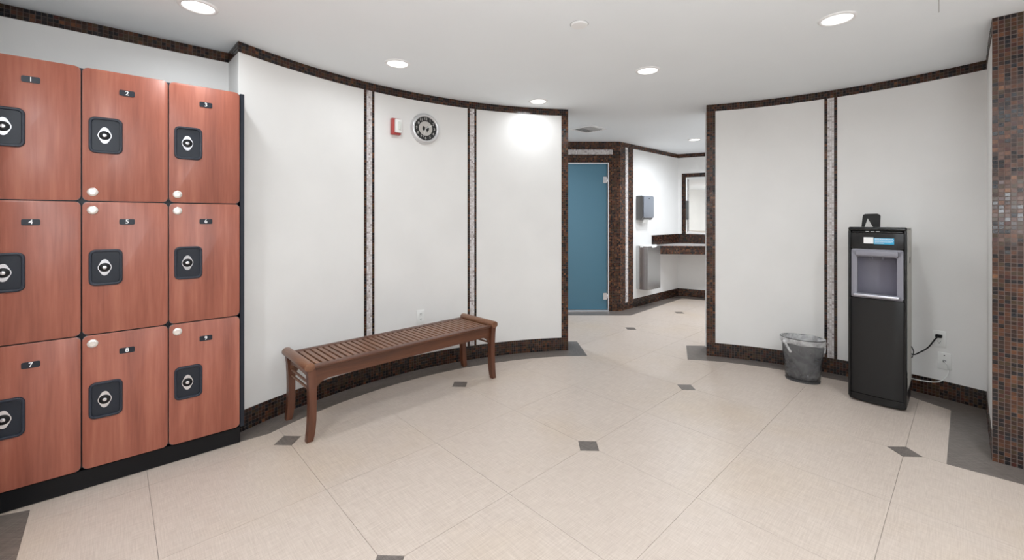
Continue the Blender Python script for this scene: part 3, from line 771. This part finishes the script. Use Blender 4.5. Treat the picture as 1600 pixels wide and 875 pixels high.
bm = bmesh.new(); shell(bm, [(AX*.80, AY*.80, .022), (AX*.96, AY*.95, .05), (AX*1.0, AY*1.0, .12), (AX+.014, AY+.012, .20), (AX+.020, AY+.016, .27), (AX+.027, AY+.021, HB+.002), (AX+.032, AY+.026, HB+.006),
                             (AX+.036, AY+.029, HB-.004), (AX+.036, AY+.029, HB-.025), (AX+.033, AY+.027, HB-.040)], n=64, wob=.022); obj('liner', bm, M['liner'], tb_, smooth=True)
bm = bmesh.new(); pts = [((AX+.034)*math.cos(2*PI*k/48), (AY+.028)*math.sin(2*PI*k/48), HB+.002) for k in range(49)]
tube(bm, pts, .0035, 8, False); obj('rim', bm, M['smoke_rim'], tb_, smooth=True)
bm = bmesh.new(); tube(bm, crom([(-.115, -.068, HB-.02), (-.112, -.080, HB-.035), (-.098, -.086, HB-.055), (-.082, -.092, HB-.085), (-.070, -.092, HB-.105)], 5), .009, 8)
bmesh.ops.create_icosphere(bm, subdivisions=2, radius=.017, matrix=Matrix.Translation((-.112, -.076, HB-.030)))
obj('liner_knot', bm, M['liner'], tb_, smooth=True)
bm = bmesh.new(); tube(bm, crom([(.140, -.02, HB-.02), (.146, -.022, HB-.05), (.143, -.02, HB-.09)], 5), .005, 8); obj('liner_tail', bm, M['liner'], tb_, smooth=True)

# ================================================================ CEILING THINGS
t = thing('sprinkler_cover', 'small round white cover plate on ceiling in front of the opening', 'ceiling cover', (.366, 2.323, H))
bm = bmesh.new(); lathe(bm, [(.046, 0), (.046, -.005), (.042, -.009), (.010, -.010)], 36); obj('cap', bm, M['trimring'], t, ang=40)
bm = bmesh.new(); lathe(bm, [(.047, -.0002), (.050, -.001), (.050, -.0002)], 36, cap=False); obj('rim', bm, M['vent'], t)
t = thing('ceiling_vent', 'square louvred air vent in ceiling beyond the opening', 'vent', (.90, 5.04, H), math.radians(43))
o_ = [(-.155, -.155), (.155, -.155), (.155, .155), (-.155, .155)]; i_ = [(x*.80, y*.80) for x, y in o_]
bm = bmesh.new(); ring(bm, o_, i_, -.010, -.0005, axis=2); obj('frame', bm, M['trimring'], t)
bm = bmesh.new(); box(bm, (0, 0, -.0012), (.25, .25, .001)); obj('backing', bm, M['ventdark'], t)
for k in range(8):
    bm = bmesh.new(); box(bm, (0, -.107+.0305*k, -.007), (.248, .022, .0015), R=Matrix.Rotation(math.radians(35 if k > 3 else -35), 3, 'X')); obj('louvre', bm, M['trimring' if k > 3 else 'vent'], t)

# ================================================================ WASHROOM THINGS
FR = math.atan2(FA.y, FA.x)                   # local x along the wall, -y into the room
def fa(s, z): q = FC1+FA*s; return (q.x, q.y, z)
t = thing('towel_dispenser', 'grey paper towel dispenser high on washroom wall above the steel bin', 'dispenser', fa(.57, 1.425), FR)
bm = bmesh.new(); prism(bm, [(0, -.17), (-.07, -.17), (-.10, -.135), (-.105, .165), (-.09, .18), (0, .18)], -.15, .15, axis=0); obj('housing', bm, M['greyside'], t)
bm = bmesh.new(); prism(bm, rrect(.285, .315, .03, 4, 0, .018), -.120, -.104, axis=1, bev=.003); obj('cover', bm, M['greydisp'], t, ang=40)
bm = bmesh.new(); lathe(bm, [(.008, .120), (.008, .124), (.004, .125)], 12, axis='y'); o = obj('lock', bm, M['black'], t); o.location = (0, 0, .14)
bm = bmesh.new(); box(bm, (-.02, -.075, -.19), (.14, .004, .06), R=Matrix.Rotation(.4, 3, 'X')); obj('paper_towel', bm, M['white'], t)
t = thing('steel_waste_receptacle', 'wall mounted brushed steel waste bin with bag in washroom', 'bin', fa(.60, .26), FR)
bm = bmesh.new()
box(bm, (-.18, -.09, .31), (.004, .18, .62)); box(bm, (.18, -.09, .31), (.004, .18, .62)); box(bm, (0, -.002, .31), (.36, .004, .62)); box(bm, (0, -.09, .002), (.36, .18, .004))
obj('body', bm, M['steel'], t)
bm = bmesh.new(); box(bm, (0, -.182, .31), (.364, .005, .622), .002, 1); obj('front_panel', bm, M['steel'], t)
bm = bmesh.new()
for k in range(1): shell(bm, [(.165, .075, .50), (.172, .082, .60), (.178, .088, .628), (.188, .098, .630), (.190, .100, .600)], n=48, wob=.02, cap=True)
for v in bm.verts: v.co.y -= .09
obj('bin_liner', bm, M['white'], t, smooth=True)
# counter
c0 = FC1+FA*.86; c3 = Vector((4.35, c0.y-.12*(4.35-c0.x))); mdir = (FC3-FC2).normalized()
ZC = .872
t = thing('vanity_counter', 'stone vanity counter edged with brown mosaic under the mirror', 'counter', (c0.x, c0.y, 0))
def rel(p): return (p[0]-c0.x, p[1]-c0.y)
e_ = FC3-mdir*.02+Vector((0, -.004))
poly = [rel(c0+FB*.004), rel(FC2+Vector((0, -.012))), rel(e_), rel(c3)]
bm = bmesh.new(); prism(bm, poly, ZC-.03, ZC); obj('countertop', bm, M['counter'], t)
PC = Path([(0, 0), rel(c3)])
bm = bmesh.new(); p_ = PC.seg[0]; nn = Vector((-p_.y, p_.x))
prism(bm, [(0+nn.x*.001, nn.y*.001), (c3.x-c0.x+nn.x*.001, c3.y-c0.y+nn.y*.001), (c3.x-c0.x+nn.x*.03, c3.y-c0.y+nn.y*.03), (nn.x*.03+.02, nn.y*.03)], ZC-.135, ZC-.03); obj('fascia', bm, M['grout'], t)
mosaic(t, PC, 0, 1.4, ZC-.135, ZC-.006, wts=W_COL)
q1 = Path([rel(FC1+FA*.86), rel(FC2)]); mosaic(t, q1, 0, q1.L, ZC+.001, ZC+.150, proud=.012, wts=W_DARK)
q2 = Path([rel(FC2), rel(FC2+mdir*1.2)]); mosaic(t, q2, 0, q2.L, ZC+.001, ZC+.150, proud=.012, wts=W_DARK)
# mirror
ms = PM.sx(1065.5) or .05
p0, tt, nn = PM.at(ms)
t = thing('wall_mirror', 'large wall mirror with dark brown mosaic border above the vanity counter', 'mirror', (p0.x, p0.y, 0), math.atan2(tt.y, tt.x))
MW, MZ0, MZ1 = 1.1, ZC+.152, 2.012
MP = Path([(0, 0), (MW, 0)])
mosaic(t, MP, 0, .062, MZ0, MZ1, proud=.014, wts=W_DARK); mosaic(t, MP, .062, MW-.062, MZ1-.062, MZ1, proud=.014, wts=W_DARK)
mosaic(t, MP, MW-.062, MW, MZ0, MZ1, proud=.014, wts=W_DARK)
ox0, ox1, oz0, oz1 = .064, MW-.064, MZ0+.01, MZ1-.064; bv = .045
bm = bmesh.new()
O4 = [bm.verts.new((x, -.004, z)) for x, z in ((ox0, oz0), (ox1, oz0), (ox1, oz1), (ox0, oz1))]
I4 = [bm.verts.new((x, -.010, z)) for x, z in ((ox0+bv, oz0+bv), (ox1-bv, oz0+bv), (ox1-bv, oz1-bv), (ox0+bv, oz1-bv))]
for k in range(4): bm.faces.new((O4[k], O4[(k+1) % 4], I4[(k+1) % 4], I4[k]))
B4 = [bm.verts.new((v.co.x, 0, v.co.z)) for v in O4]
for k in range(4): bm.faces.new((B4[k], B4[(k+1) % 4], O4[(k+1) % 4], O4[k]))
bm.faces.new(I4); bm.faces.new(B4[::-1]); obj('mirror_glass', bm, M['mirror'], t)
